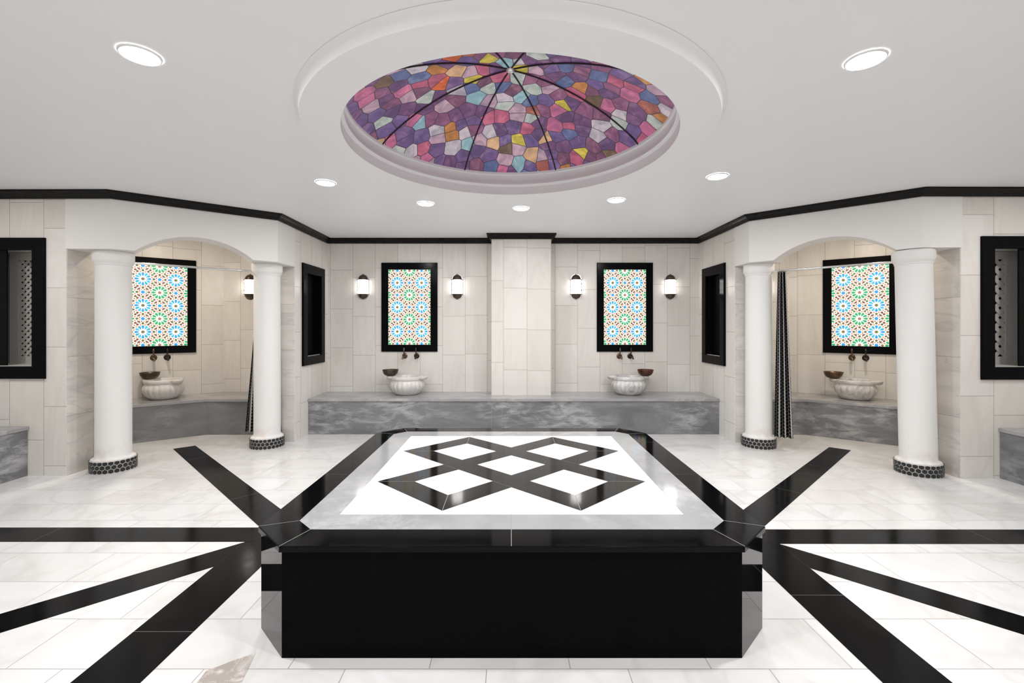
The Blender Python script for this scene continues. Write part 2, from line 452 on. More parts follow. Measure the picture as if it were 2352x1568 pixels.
# ------------------------------------------------------------------ walls
def wall_prism(name, poly, z0=0, z1=ZC, mat='wall', uoff=0.0, lab=None, mats=None):
    m = MB(); m.prism(poly, z0, z1)
    return struct(m.build(name, M[mat], swap=True, uoff=uoff), lab)
wall_back = wall_prism('wall_back', [(-4.46, 7.05), (4.34, 7.05), (4.34, 7.25), (-4.46, 7.25)], uoff=.003, lab='back wall of upright cream marble slabs')
pil = wall_prism('wall_back_pilaster', [(-.275, 6.69), (.602, 6.69), (.602, 7.05), (-.275, 7.05)], z0=.50, uoff=.10, lab='flat projecting pier in the middle of the back wall')
def hole_wall(name, p, q, thick, s0, s1, h0, h1, uoff=0, lab=None, jamb=False):
    """wall whose face runs p->q (room on the right hand side), thickness to the left, with a rectangular hole"""
    p = Vector(p); q = Vector(q); L = (q-p).length; d = (q-p)/L; n_ = Vector((-d.y, d.x))
    def P(s, t, z): v = p+d*s+n_*t; return (v.x, v.y, z)
    m = MB()
    ss = [0, s0, s1, L]; zs = [0, h0, h1, ZC]
    for t in (0, thick):
        for i in range(3):
            for j in range(3):
                if i == 1 and j == 1: continue
                m.face([P(ss[i], t, zs[j]), P(ss[i+1], t, zs[j]), P(ss[i+1], t, zs[j+1]), P(ss[i], t, zs[j+1])])
    for s in (0, L): m.face([P(s, 0, 0), P(s, thick, 0), P(s, thick, ZC), P(s, 0, ZC)])
    for s in (s0, s1): m.face([P(s, 0, h0), P(s, thick, h0), P(s, thick, h1), P(s, 0, h1)])
    for z in (h0, h1): m.face([P(s0, 0, z), P(s1, 0, z), P(s1, thick, z), P(s0, thick, z)])
    m.face([P(0, 0, ZC), P(L, 0, ZC), P(L, thick, ZC), P(0, thick, ZC)])
    o = m.build(name, M['wall'], swap=True, uoff=uoff, recalc=False)
    me = o.data; bm = bmesh.new(); bm.from_mesh(me); bmesh.ops.remove_doubles(bm, verts=bm.verts, dist=1e-5)
    bmesh.ops.recalc_face_normals(bm, faces=bm.faces); bm.to_mesh(me); bm.free()
    return struct(o, lab)
YL, YR = 4.60, 4.52
AL, BL = -4.486, (-2.83, 5.98)
AR, BR = 4.475, (2.925, 5.93)
hw = hole_wall
hw('wall_left', (-6.15, YL), (AL, YL), .38, -5.555+.135+6.15, -4.69-.135+6.15, 1.09, 2.295, .19, 'left wall section facing the room beside the arch')
hw('wall_right', (AR, YR), (6.15, YR), .38, 4.667+.125-AR, 5.53-.13-AR, 1.09, 2.295, .07, 'right wall section facing the room beside the arch')
hw('wall_left_partition', (BL[0], BL[1]), (BL[0], 7.05), .27, 6.31-BL[1], 6.76-BL[1], 1.10, 2.25, .12, 'left return wall with a dark framed opening')
hw('wall_right_partition', (BR[0], 7.05), (BR[0], BR[1]), .27, 7.05-6.76, 7.05-6.31, 1.10, 2.25, .05, 'right return wall with a dark framed opening')
# jamb slabs of veined marble
for nm, x0, x1, y0, y1 in (('wall_left_jamb', AL-.02, AL+.006, YL+.004, YL+.38), ('wall_right_jamb', AR-.006, AR+.02, YR+.004, YR+.38),
                           ('wall_left_partition_end', BL[0]-.27, BL[0]-.004, BL[1]-.008, BL[1]+.02), ('wall_right_partition_end', BR[0]+.004, BR[0]+.27, BR[1]-.008, BR[1]+.02)):
    m = MB(); m.box(x0, x1, y0, y1, 0, 2.30); struct(m.build(nm, M['jamb']), 'pale grey veined marble jamb slab at the arch opening')
# cubicle walls
dl = Vector((.794, .608)).normalized(); dr = Vector((.794, -.608)).normalized()
KL = Vector((-4.44, 7.05)); KR = Vector((4.32, 7.05))
nL = Vector((dl.y, -dl.x)); nR = Vector((-dr.y, dr.x))*-1   # normals toward the room
nR = Vector((-.608, -.794)).normalized()
def seg_poly(a, b, nrm, t): return [a, b, b-nrm*t, a-nrm*t]
a, b = KL, KL-dl*1.98; wall_prism('wall_left_cubicle', seg_poly(a, b, nL, .2), uoff=.22, lab='angled rear wall of the left arched cubicle')
a, b = KR, KR+dr*1.98; wall_prism('wall_right_cubicle', seg_poly(a, b, nR, .2), uoff=.05, lab='angled rear wall of the right arched cubicle')
eL = KL-dl*1.95; eR = KR+dr*1.95
wall_prism('wall_left_cubicle_side', [(eL.x, 4.98), (eL.x, eL.y+.05), (eL.x-.15, eL.y+.05), (eL.x-.15, 4.98)])
wall_prism('wall_right_cubicle_side', [(eR.x, 4.90), (eR.x, eR.y+.05), (eR.x+.15, eR.y+.05), (eR.x+.15, 4.90)])
# outer side walls and the wall behind the camera
wall_prism('wall_left_side', [(-XW-.15, -.6), (-XW, -.6), (-XW, YL), (-XW-.15, YL)])
wall_prism('wall_right_side', [(XW+.15, -.6), (XW, -.6), (XW, YR), (XW+.15, YR)])
wall_prism('wall_front', [(-6.0, -.75), (6.0, -.75), (6.0, -.55), (-6.0, -.55)])

# ------------------------------------------------------------------ arched lintels
def offset_poly(pl, t):
    out = []
    for i, p in enumerate(pl):
        ns = []
        if i > 0: d = (pl[i]-pl[i-1]).normalized(); ns.append(Vector((-d.y, d.x)))
        if i < len(pl)-1: d = (pl[i+1]-pl[i]).normalized(); ns.append(Vector((-d.y, d.x)))
        if len(ns) == 1: out.append(p+ns[0]*t)
        else:
            b = (ns[0]+ns[1]).normalized(); out.append(p+b*t/b.dot(ns[0]))
    return out
def lintel(name, pl, arch_seg, ta, tb, zpk, zb=2.29, t=.28, lab=None):
    pl = [Vector(p) for p in pl]; off = offset_poly(pl, t)
    m = MB(); F = []; B = []; Z = []
    for s in range(len(pl)-1):
        a, b = pl[s], pl[s+1]; L = (b-a).length
        if s != arch_seg: ts = [0, 1]
        else: ts = [0]+[ta+(tb-ta)*k/40 for k in range(41)]+[1]
        hw_ = (tb-ta)*L/2; rise = zpk-zb; R = (hw_*hw_+rise*rise)/(2*rise)
        d = (b-a)/L; nn = Vector((-d.y, d.x))
        for u in ts:
            f = a+(b-a)*u
            bk = off[s] if u == 0 else off[s+1] if u == 1 else f+nn*t
            z = zb
            if s == arch_seg and ta < u < tb:
                x = (u-(ta+tb)/2)*L; z = zb+math.sqrt(max(0, R*R-x*x))-(R-rise)
            F.append(f); B.append(bk); Z.append(z)
    for i in range(len(F)-1):
        if (F[i]-F[i+1]).length < 1e-6: continue
        f0, f1, b0, b1, z0, z1 = F[i], F[i+1], B[i], B[i+1], Z[i], Z[i+1]
        m.face([(*f0, z0), (*f1, z1), (*f1, ZC), (*f0, ZC)])
        m.face([(*b1, z1), (*b0, z0), (*b0, ZC), (*b1, ZC)])
        m.face([(*f0, z0), (*b0, z0), (*b1, z1), (*f1, z1)])
        m.face([(*f0, ZC), (*f1, ZC), (*b1, ZC), (*b0, ZC)])
    for i in (0, -1):
        m.face([(*F[i], Z[i]), (*B[i], Z[i]), (*B[i], ZC), (*F[i], ZC)])
    return struct(m.build(name, M['plaster_wall']), lab)
CL1 = (-4.03, YL-.012); CL2 = (-2.822, 5.52)
CR1 = (4.08, YR-.012); CR2 = (2.917, 5.56)
lintel('wall_left_arch', [(AL-.002, YL-.012), CL1, CL2, (BL[0]+.008, BL[1]-.012)], 1, .125, .83, 2.492, lab='white plaster lintel with a shallow arch over the left cubicle')
lintel('wall_right_arch', [(BR[0]-.008, BR[1]-.012), CR2, CR1, (AR+.002, YR-.012)], 1, .17, .875, 2.492, lab='white plaster lintel with a shallow arch over the right cubicle')

# ------------------------------------------------------------------ cornice
def sweep(name, path, prof, mat, closed=True):
    path = [Vector(p) for p in path]; n = len(path); m = MB(); rows = []
    for i, p in enumerate(path):
        d0 = (p-path[i-1]).normalized(); d1 = (path[(i+1) % n]-p).normalized()
        n0 = Vector((d0.y, -d0.x)); n1 = Vector((d1.y, -d1.x)); b = (n0+n1).normalized(); k = 1/b.dot(n0)
        rows.append([(p.x+b.x*o*k, p.y+b.y*o*k, z) for o, z in prof])
    for i in range(n):
        r0, r1 = rows[i], rows[(i+1) % n]
        for j in range(len(prof)-1):
            m.face([r0[j], r1[j], r1[j+1], r0[j+1]])
    return m.build(name, M[mat], recalc=False)
prof = [(-.004, 2.792), (.018, 2.792), (.022, 2.806), (.030, 2.812), (.036, 2.826), (.052, 2.842), (.058, 2.846), (.070, 2.850), (.072, ZC-.001), (-.004, ZC-.001)]
path = [(-XW, YL), CL1, CL2, (BL[0], 7.05), (-.275, 7.05), (-.275, 6.69), (.602, 6.69), (.602, 7.05), (BR[0], 7.05), CR2, CR1, (XW, YR), (XW, -.55), (-XW, -.55)]
struct(sweep('trim_2', path, prof, 'black_trim'), 'black moulded cornice running around the top of the walls')

# ------------------------------------------------------------------ windows in the walls (framed openings)
def frame_ring(m, L, H, bw, depth, lip=.012, inner=None):
    """rect frame L x H centred on x, base z=0, face toward -y, mitred corners, slightly bevelled"""
    o = [(-L/2, 0), (L/2, 0), (L/2, H), (-L/2, H)]
    i = [(-L/2+bw, bw), (L/2-bw, bw), (L/2-bw, H-bw), (-L/2+bw, H-bw)]
    for k in range(4):
        k2 = (k+1) % 4
        a, b, c, d = o[k], o[k2], i[k2], i[k]
        def ins(p, s): return (p[0]*(1-s*2/L) if True else 0, p[1])
        e = .006
        def sh(p, q, f): return (p[0]+(q[0]-p[0])*f, p[1]+(q[1]-p[1])*f)
        a2, b2 = sh(a, d, e/bw), sh(b, c, e/bw); d2, c2 = sh(d, a, e/bw), sh(c, b, e/bw)
        P = lambda p, y: (p[0], y, p[1])
        m.face([P(a, 0), P(b, 0), P(b, -depth+e), P(a, -depth+e)])
        m.face([P(a, -depth+e), P(b, -depth+e), P(b2, -depth), P(a2, -depth)])
        m.face([P(a2, -depth), P(b2, -depth), P(c2, -depth), P(d2, -depth)])
        m.face([P(d2, -depth), P(c2, -depth), P(c, -depth+e), P(d, -depth+e)])
        m.face([P(d, -depth+e), P(c, -depth+e), P(c, .004), P(d, .004)])
        # fine mitre seam
    return m
# lattice windows on the side sections
def lattice_window(name, cx, y, flip, lab, a, st, bedge, pitch, wv):
    root = bpy.data.objects.new(name, None); C.objects.link(root); root.location = (cx, y, .98); root['kind'] = 'structure'; root['label'] = lab
    L, H, bw = .865, 1.42, .125
    m = MB(); frame_ring(m, L, H, bw, .028)
    m.build('window_frame', M['black_frame'], root)
    sx = -1 if flip else 1
    W2 = L/2-bw
    # near-black sheet in place of the unlit space behind, then the sill
    m = MB(); z0, z1 = .11, 1.315
    m.box(-W2-.01, W2+.01, .38, .40, z0-.02, z1+.02); m.build('dark_back', M['void'], root)
    m = MB()
    m.box(-W2+.001, W2-.001, .004, .36, z0+.002, z0+.022); m.build('window_sill', M['lattice'], root)
    # pale wooden screen with diagonal lattice
    b = W2
    lo, hi = z0+.022, z1-.004; yy = .25
    m = MB()
    def bx(x0, x1, zz0, zz1, y0, y1):
        xa, xb = sorted((sx*x0, sx*x1)); m.box(xa, xb, y0, y1, zz0, zz1)
    bx(a, a+st, lo, hi, yy, yy+.03); bx(b-.03, b, lo, hi, yy, yy+.03)
    bx(a+st, b-.03, lo, lo+.08, yy, yy+.03); bx(a+st, b-.03, hi-.08, hi, yy, yy+.03)
    m.build('screen_frame', M['lattice'], root)
    x0, x1, q0, q1 = a+st, b-.03, lo+.08, hi-.08
    m = MB()
    for dd_, yo in ((1, .004), (-1, .012)):
        k = -40
        while k < 60:
            c_ = k*pitch; k += 1
            # line z = q0 + dd*(x-x0) + c
            P = []
            def zof(x): return q0+dd_*(x-x0)+c_
            xs = [x0, x1]
            if dd_ > 0: xl = max(x0, x0+(q0-q0-c_)); xr = min(x1, x0+(q1-q0-c_))
            else: xl = max(x0, x0+(c_-(q1-q0))); xr = min(x1, x0+c_)
            if xr-xl < .004: continue
            zl, zr = zof(xl), zof(xr)
            nx, nz = -dd_*wv*.7071, wv*.7071
            y_ = yy+yo
            pts = [(sx*(xl-nx), zl-nz), (sx*(xr-nx), zr-nz), (sx*(xr+nx), zr+nz), (sx*(xl+nx), zl+nz)]
            f = [(px, y_, max(q0-.01, min(q1+.01, pz))) for px, pz in pts]; g = [(px, y_+.008, pz) for px, _, pz in f]
            m.face(f); m.face(g[::-1])
            for e in range(4): m.face([f[e], f[(e+1) % 4], g[(e+1) % 4], g[e]])
    m.build('lattice', M['lattice'], root)
    # black board closing the other half
    m = MB(); xa, xb = sorted((sx*bedge, -sx*W2)); m.box(xa, xb, .0045, .018, z0, z1-.001)
    m.build('black_panel', M['black_gloss'], root)
    return root
lattice_window('window_1', -5.1225, YL, False, 'black framed opening with white lattice at the far left edge', -.215, .095, .026, .065, .0125)
lattice_window('window_2', 5.10, YR, True, 'black framed opening with white lattice at the far right edge', -.215, .12, .04, .101, .021)
def dark_window(name, x, yc, rz, lab):
    root = bpy.data.objects.new(name, None); C.objects.link(root); root.location = (x, yc, .97); root.rotation_euler = (0, 0, rz)
    root['kind'] = 'structure'; root['label'] = lab
    L, H, bw = .71, 1.405, .125
    m = MB(); frame_ring(m, L, H, bw, .03); m.build('window_frame', M['black_frame'], root)
    m = MB()
    m.box(-L/2+.13, L/2-.13, .10, .11, .13, 1.28); m.build('dark_pane', M['black_gloss'], root)
    m = MB(); W2 = L/2-.125
    m.box(-W2, -W2+.006, .003, .10, .13, 1.28); m.box(W2-.006, W2, .003, .10, .13, 1.28)
    m.box(-W2, W2, .003, .10, .124, .13); m.box(-W2, W2, .003, .10, 1.275, 1.281)
    m.build('reveal', M['black_frame'], root)
dark_window('window_3', BL[0], 6.53, PI/2, 'narrow black framed dark opening on the left return wall')
dark_window('window_4', BR[0], 6.53, -PI/2, 'narrow black framed dark opening on the right return wall')

# ------------------------------------------------------------------ stained glass panels
def clip(poly, x0, x1, z0, z1):
    for ax, lim, sg in ((0, x0, 1), (0, x1, -1), (1, z0, 1), (1, z1, -1)):
        out = []
        for i in range(len(poly)):
            p, q = poly[i], poly[(i+1) % len(poly)]
            a, b = sg*(p[ax]-lim), sg*(q[ax]-lim)
            if a >= 0: out.append(p)
            if a*b < 0:
                t = a/(a-b); out.append((p[0]+(q[0]-p[0])*t, p[1]+(q[1]-p[1])*t))
        poly = out
        if len(poly) < 3: return None
    return poly
def glass_pattern(m, w, h, y):
    """rosette lattice: period .375, backlit pieces a hair in front of the white sheet"""
    P = .376; X0, X1, Z0, Z1 = -w/2, w/2, 0, h
    def add(poly, mi):
        q = clip(poly, X0, X1, Z0, Z1)
        if q: m.face([(a, y, b) for a, b in q], mi)
    def pol(cx, cz, r, a): return (cx+r*math.sin(a), cz+r*math.cos(a))
    def kite(cx, cz, r0, r1, rm, wa, a, mi):
        add([pol(cx, cz, r0, a), pol(cx, cz, rm, a+wa), pol(cx, cz, r1, a), pol(cx, cz, rm, a-wa)], mi)
    rng = random.Random(3)
    G = {k: i for i, k in enumerate(GN)}
    zc = h/2
    for i in range(-2, 3):
        for j in range(-3, 4):
            for typ in (0, 1):
                cx = (i+.5)*P if typ == 0 else i*P
                cz = zc+j*P if typ == 0 else zc+(j+.5)*P
                if abs(cx) > w/2+P or abs(cz-zc) > h/2+P: continue
                add([pol(cx, cz, .020, PI/6*k) for k in range(12)], G['olive'] if typ == 0 else G['rust'])
                for k in range(12):
                    a = 2*PI*k/12
                    add([pol(cx, cz, .030, a+PI/12-.10), pol(cx, cz, .036, a+PI/12), pol(cx, cz, .030, a+PI/12+.10)], G['rust'])
                    c_ = (G['blue'] if k % 3 == 0 else G['sky'] if k % 3 == 1 else G['teal']) if typ == 0 else G['green']
                    add([pol(cx, cz, .042, a-.09), pol(cx, cz, .042, a+.09), pol(cx, cz, .074, a+.225), pol(cx, cz, .090, a+.14), pol(cx, cz, .096, a), pol(cx, cz, .090, a-.14), pol(cx, cz, .074, a-.225)], c_)
                    kite(cx, cz, .090, .118, .103, .135, a+PI/12, G['red'])
                    kite(cx, cz, .103, .142, .120, .155, a, G['brown'] if (k+typ) % 2 else G['olive'])
                    kite(cx, cz, .122, .146, .133, .085, a+PI/12, G['rust'])
            # small blue stars between rosettes
            for (cx, cz) in ((i*P, zc+j*P), ((i+.5)*P, zc+(j+.5)*P)):
                if abs(cx) > w/2+.1 or abs(cz-zc) > h/2+.1: continue
                add([pol(cx, cz, .023, PI/4*k+PI/8) for k in range(8)], G['blue'])
                for k in range(8):
                    a = PI/4*k
                    kite(cx, cz, .030, .052, .038, .30, a+PI/8, G['red'] if k % 2 else G['brown'])
                    kite(cx, cz, .044, .084, .062, .24, a, G['brown'] if k % 2 else G['olive'])
_panel = {}
def glass_window(x, y, rz, lab):
    root = thing('stained_glass_window', lab, 'stained glass window', (x, y, 1.122), rz, 'backlit stained glass panels above the basins')
    if not _panel:
        m = MB(); frame_ring(m, .865, 1.372, .107, .03); f = m.build('panel_frame', M['black_frame'], root)
        m = MB(); m.box(-.328, .328, -.016, -.004, .104, 1.268)
        g_ = m
        q = MB(); glass_pattern(q, .650, 1.158, 0)
        for fc, mi in zip(q.f, q.m): g_.face([(q.v[k][0], -.0168, q.v[k][2]+.107) for k in fc], mi)
        g = g_.build('glass_pane', GM, root, recalc=False)
        _panel['f'] = f; _panel['g'] = g
    else:
        for k in 'fg':
            c = _panel[k].copy(); C.objects.link(c); c.parent = root
    return root
glass_window(-1.558, 7.05, 0, 'backlit stained glass panel on the back wall, left of the central pier')
glass_window(1.771, 7.05, 0, 'backlit stained glass panel on the back wall, right of the central pier')
pL = KL-dl*.785; glass_window(pL.x, pL.y, math.atan2(dl.y, dl.x), 'backlit stained glass panel inside the left arched cubicle')
pR = KR+dr*.865; glass_window(pR.x, pR.y, math.atan2(dr.y, dr.x), 'backlit stained glass panel inside the right arched cubicle')

# ------------------------------------------------------------------ columns
def column(x, y, lab, tilt=0.0, rz=0.0):
    root = thing('column', lab, 'column', (x, y, 0), rz, 'round white columns under the arches')
    root.rotation_euler = (0, tilt, 0)
    if 'col' in _panel:
        for c0 in _panel['col']:
            c = c0.copy(); C.objects.link(c); c.parent = root
        return root
    m = MB(); m.lathe([(.185, .1225), (.184, .131), (.172, .137), (.160, .146), (.1545, .158), (.153, .175), (.153, .6), (.1525, 1.1), (.152, 1.6), (.151, 2.15)], 48)
    s = m.build('shaft', M['column'], root, smooth=True)
    m = MB(); m.lathe([(.15, 2.14), (.156, 2.145), (.157, 2.163), (.163, 2.170), (.170, 2.186), (.1755, 2.200), (.176, 2.285), (.172, 2.2895), (0.0, 2.2895)], 48)
    c = m.build('capital', M['column'], root, smooth=True)
    m = MB(); m.lathe([(.0, .0005), (.195, .0005), (.196, .112), (.190, .122), (.0, .1225)], 48)
    b = m.build('base_ring', M['hexgrout'], root, smooth=True)
    # hexagonal black tiles wrapped around
    N = 26; circ = 2*PI*.197; pt = circ/N; R = pt/math.sqrt(3)*.86
    m = MB()
    for row in range(3):
        zc = .022+row*pt*.866
        for k in range(N):
            a = 2*PI*(k+(row % 2)*.5)/N
            P = []
            for e in range(6):
                q = PI/6+PI/3*e; du = R*math.cos(q); dv = R*math.sin(q); zz = min(.121, max(.002, zc+dv))
                P.append((a+du/.197, zz))
            mid = (a, min(.118, zc))
            def pp(t, r): return (r*math.cos(t[0]), r*math.sin(t[0]), t[1])
            for e in range(6):
                m.face([pp(mid, .1993), pp(P[e], .1985), pp(P[(e+1) % 6], .1985)])
                m.face([pp(P[e], .1985), pp(P[e], .195), pp(P[(e+1) % 6], .195), pp(P[(e+1) % 6], .1985)])
    h = m.build('hexagon_tiling', M['hex'], b)
    _panel['col'] = [s, c, b]; _panel['hex'] = h
    return root
def column2(*a, **k):
    r = column(*a, **k)
    for ch in r.children:
        if ch.name.startswith('base_ring') and not ch.children and 'hex' in _panel:
            c = _panel['hex'].copy(); C.objects.link(c); c.parent = ch
    return r
column2(-4.20, 4.82, 'near left white column with black hexagon tile foot, left of the left arch')
column2(-3.07, 5.75, 'white column at the far side of the left arch, hiding part of its curtain')
column2(3.14, 5.755, 'white column beside the hanging patterned curtain at the right arch')
column2(4.215, 4.70, 'slightly leaning near right white column, right of the right arch', tilt=-.024)

# ------------------------------------------------------------------ benches
def bench(lab, slab_poly, front_segs, z0=.0, topmat='grey_top', seams=()):
    """slab_poly: plan of the top; body is the same plan moved in by the overhang on the exposed sides"""
    root = thing('marble_bench', lab, 'bench', (0, 0, 0))
    m = MB(); m.prism(slab_poly, .462, .50); m.build('seat_slab', M[topmat], root, bevel=.004)
    body = MB(); body.prism(front_segs, 0.001, .4615)
    b = body.build('bench_front', M['grey'], root)
    if seams:
        for (x, y, nx, ny) in seams:
            tx, ty = -ny, nx; sm = MB()
            sm.face([(x-tx*.0012+nx*.0006, y-ty*.0012+ny*.0006, .003), (x+tx*.0012+nx*.0006, y+ty*.0012+ny*.0006, .003), (x+tx*.0012+nx*.0006, y+ty*.0012+ny*.0006, .461), (x-tx*.0012+nx*.0006, y-ty*.0012+ny*.0006, .461)])
            sm.build('joint_line', M['seam'], root)
    return root
bench('long grey marble bench along the back wall under both front basins',
      [(-2.828, 6.355), (2.923, 6.355), (2.923, 7.048), (-2.828, 7.048)],
      [(-2.828, 6.372), (2.923, 6.372), (2.923, 7.048), (-2.828, 7.048)],
      seams=[(-1.18, 6.372, 0, -1), (-.265, 6.372, 0, -1), (-.12, 6.372, 0, -1), (.61, 6.372, 0, -1), (2.2, 6.372, 0, -1)])
def cub_bench(K, d, nrm, sgn, lab, xin):
    # corner bench: along the back wall and the angled wall
    off = .70
    # intersection of Y = 7.05-off with the line offset from the angled wall
    P0 = K+nrm*off; yf = 7.05-.72
    t = (yf-P0.y)/d.y; Q = P0+d*t
    far = K+(-d if sgn < 0 else d)*1.85; farF = far+nrm*off
    def poly(o):
        yo = yf+o; P1 = K+nrm*(off-o); tt = (yo-P1.y)/d.y; q = P1+d*tt; ff = far+nrm*(off-o)
        return [(xin, 7.048), (xin, yo), tuple(q), tuple(ff), tuple(far+nrm*.003), tuple(K+nrm*.003)]
    bench(lab, poly(0), poly(.016))
cub_bench(KL, dl, nL, -1, 'grey marble corner bench inside the left cubicle, behind the columns', -3.105)
cub_bench(KR, dr, nR, 1, 'grey marble corner bench inside the right cubicle, behind the columns', 3.20)
bench('grey marble bench cut off by the left edge of the picture',
      [(-XW+.002, .5), (-4.86, .5), (-4.86, YL-.002), (-XW+.002, YL-.002)], [(-XW+.002, .5), (-4.876, .5), (-4.876, YL-.002), (-XW+.002, YL-.002)])
bench('grey marble bench cut off by the right edge of the picture',
      [(XW-.002, .5), (4.845, .5), (4.845, YR-.002), (XW-.002, YR-.002)], [(XW-.002, .5), (4.861, .5), (4.861, YR-.002), (XW-.002, YR-.002)])

# ------------------------------------------------------------------ central platform
plat = thing('marble_platform', 'large octagonal black marble platform with black and white diamond top in the room centre', 'platform', (0, 0, 0))
def octa(x0, x1, y0, y1, c): return [(x0+c, y0), (x1-c, y0), (x1, y0+c), (x1, y1-c), (x1-c, y1), (x0+c, y1), (x0, y1-c), (x0, y0+c)]
X0, X1, Y0, Y1 = -1.247, 1.262, 2.045, 4.45
ZT = .515
OUT = octa(X0, X1, Y0, Y1, .207)
GR = octa(-1.073, 1.088, 2.218, 4.296, .10)
body = MB(); body.prism(octa(X0+.006, X1-.006, Y0+.018, Y1-.012, .205), .001, .487); 
for k in (5, 3, 7, 9): body.m[k] = 1
body.build('platform_body', [black_granite('black_granite_low_reflection', (.0025, .0025, .003), .10, 1.10), black_granite('black_granite_high_reflection', (.003, .003, .0035), .035, 1.6)], plat)  # same stone throughout; reflectivity split by face to imitate filtered reflections
m = MB()
def loops(mb, pa, pb, z, mi=0):
    n_ = len(pa)
    for i in range(n_):
        j = (i+1) % n_; mb.face([(*pa[i], z), (*pa[j], z), (*pb[j], z), (*pb[i], z)], mi)
e = .004
OUT2 = octa(X0+e, X1-e, Y0+e, Y1-e, .207-e*.4)
loops(m, OUT2, GR, ZT)
for i in range(8):
    j = (i+1) % 8
    m.face([(*OUT[i], ZT-e), (*OUT[j], ZT-e), (*OUT2[j], ZT), (*OUT2[i], ZT)])
    m.face([(*OUT[i], .488), (*OUT[j], .488), (*OUT[j], ZT-e), (*OUT[i], ZT-e)])
m.face([(*p, .488) for p in OUT][::-1])
for i in range(8): m.line(OUT[i], GR[i], .0028, ZT+.0005, 1)
m.line((.005, Y0+.003), (.005, 2.218), .0026, ZT+.0005, 1)
for yy in (3.05, 3.9):
    m.line((X0, yy), (-1.073, yy), .002, ZT+.0005, 2); m.line((X1, yy), (1.088, yy), .002, ZT+.0005, 2)
m.build('black_border', [M['black'], M['seam'], M['seam_dark']], plat, recalc=False)
WH = [(-.897, 2.394), (.912, 2.394), (.912, 4.117), (-.897, 4.117)]
m = MB()
g8 = GR; w8 = [WH[0], WH[1], WH[1], WH[2], WH[2], WH[3], WH[3], WH[0]]
for i in range(8):
    j = (i+1) % 8
    q = [(*g8[i], ZT), (*g8[j], ZT), (*w8[j], ZT)] + ([(*w8[i], ZT)] if w8[i] != w8[j] else [])
    m.face(q)
m.line((.005, 2.218), (.005, 2.394), .0026, ZT+.0005, 1)
m.line((.912, 3.35), (1.088, 3.35), .0022, ZT+.0005, 1)
m.build('grey_border', [M['grey_light'], M['seam']], plat, recalc=False)
m = MB(); m.face([(*p, ZT) for p in WH])
ux = Vector((.7071, .7071)); 
cxp, cyp = .007, 3.262
def UV(u, v): return (cxp+(u-v)/2, cyp+(u+v)/2*.96)
for k, (a, b) in enumerate([((-.897, 2.394), UV(-1.227, -.483)), ((.912, 2.394), UV(-.483, -1.227)), ((.007, 2.394), UV(-.483, -.483)), ((.45, 2.394), (.66, 2.62)), ((-.45, 2.394), (-.66, 2.62))]):
    m.line(a, b, .0018, ZT+.0004, 1)
m.build('white_panel', [M['white'], plain('pale_joint', (.60, .60, .60), .4)], plat, recalc=False)
bp = [-1.227, -.99, -.483, -.245, .245, .483, .99, 1.227]
m = MB()
for i in range(7):
    for j in range(7):
        u = (bp[i]+bp[i+1])/2; v = (bp[j]+bp[j+1])/2
        A = abs(u) < 1.227 and abs(v) < .483 and not (abs(u) < .99 and abs(v) < .245)
        B = abs(v) < 1.227 and abs(u) < .483 and not (abs(v) < .99 and abs(u) < .245)
        # the overlap square keeps its white centre, the arms keep their bands
        if A or B:
            if abs(u) < .245 and abs(v) < .245: continue
            m.face([(*UV(bp[i], bp[j]), ZT+.0008), (*UV(bp[i+1], bp[j]), ZT+.0008), (*UV(bp[i+1], bp[j+1]), ZT+.0008), (*UV(bp[i], bp[j+1]), ZT+.0008)])
for s1 in (-1, 1):
    for s2 in (-1, 1):
        m.line(UV(s1*1.227, s2*.483), UV(s1*.99, s2*.245), .003, ZT+.0012, 1)
        m.line(UV(s2*.483, s1*1.227), UV(s2*.245, s1*.99), .003, ZT+.0012, 1)
        m.line(UV(s1*.483, s2*.245), UV(s1*.483, s2*.483), .0016, ZT+.0012, 1)
m.build('diamond_inlay', [M['inlay'], M['seam']], plat, recalc=False)

# ------------------------------------------------------------------ basins, bowls and taps
def basin(x, y, rz, mat, lab, cups=((-1, .0), (1, .15)), ears=(-1, 1), sc=1.0):
    root = thing('marble_basin', lab, 'basin', (x, y, .5005), rz)
    root.scale = (sc, sc, 1)
    m = MB()
    def mod(a, z):
        if z < .012 or z > .21: return 1
        k = min(1, (z-.012)/.04, (.21-z)/.03)
        return 1-.045*k*(1-abs(math.cos(a*10)))
    out = [(0, .0), (.150, .0), (.168, .006), (.200, .035), (.228, .07), (.246, .105), (.252, .135), (.250, .160), (.240, .182), (.228, .198), (.222, .210), (.222, .216),
           (.231, .222), (.235, .230), (.237, .256), (.233, .267), (.226, .272), (.205, .270), (.198, .262), (.190, .21), (.17, .14), (.12, .075), (0, .06)]
    m.lathe(out, 160, mod=mod)
    b = m.build('basin_bowl', mat, root, smooth='all')
    for e in ears:
        m = MB(); mt = Matrix.Translation((e*.238, -.04 if e > 0 else 0, .2375)) @ Matrix.Diagonal((.072, .085, 1, 1))
        m.lathe([(0, -.022), (.55, -.018), (.86, -.006), (1, .014), (1, .026), (.92, .0335), (0, .034)], 28, mt=mt)
        m.build('side_lug', mat, root, smooth=True)
    return root
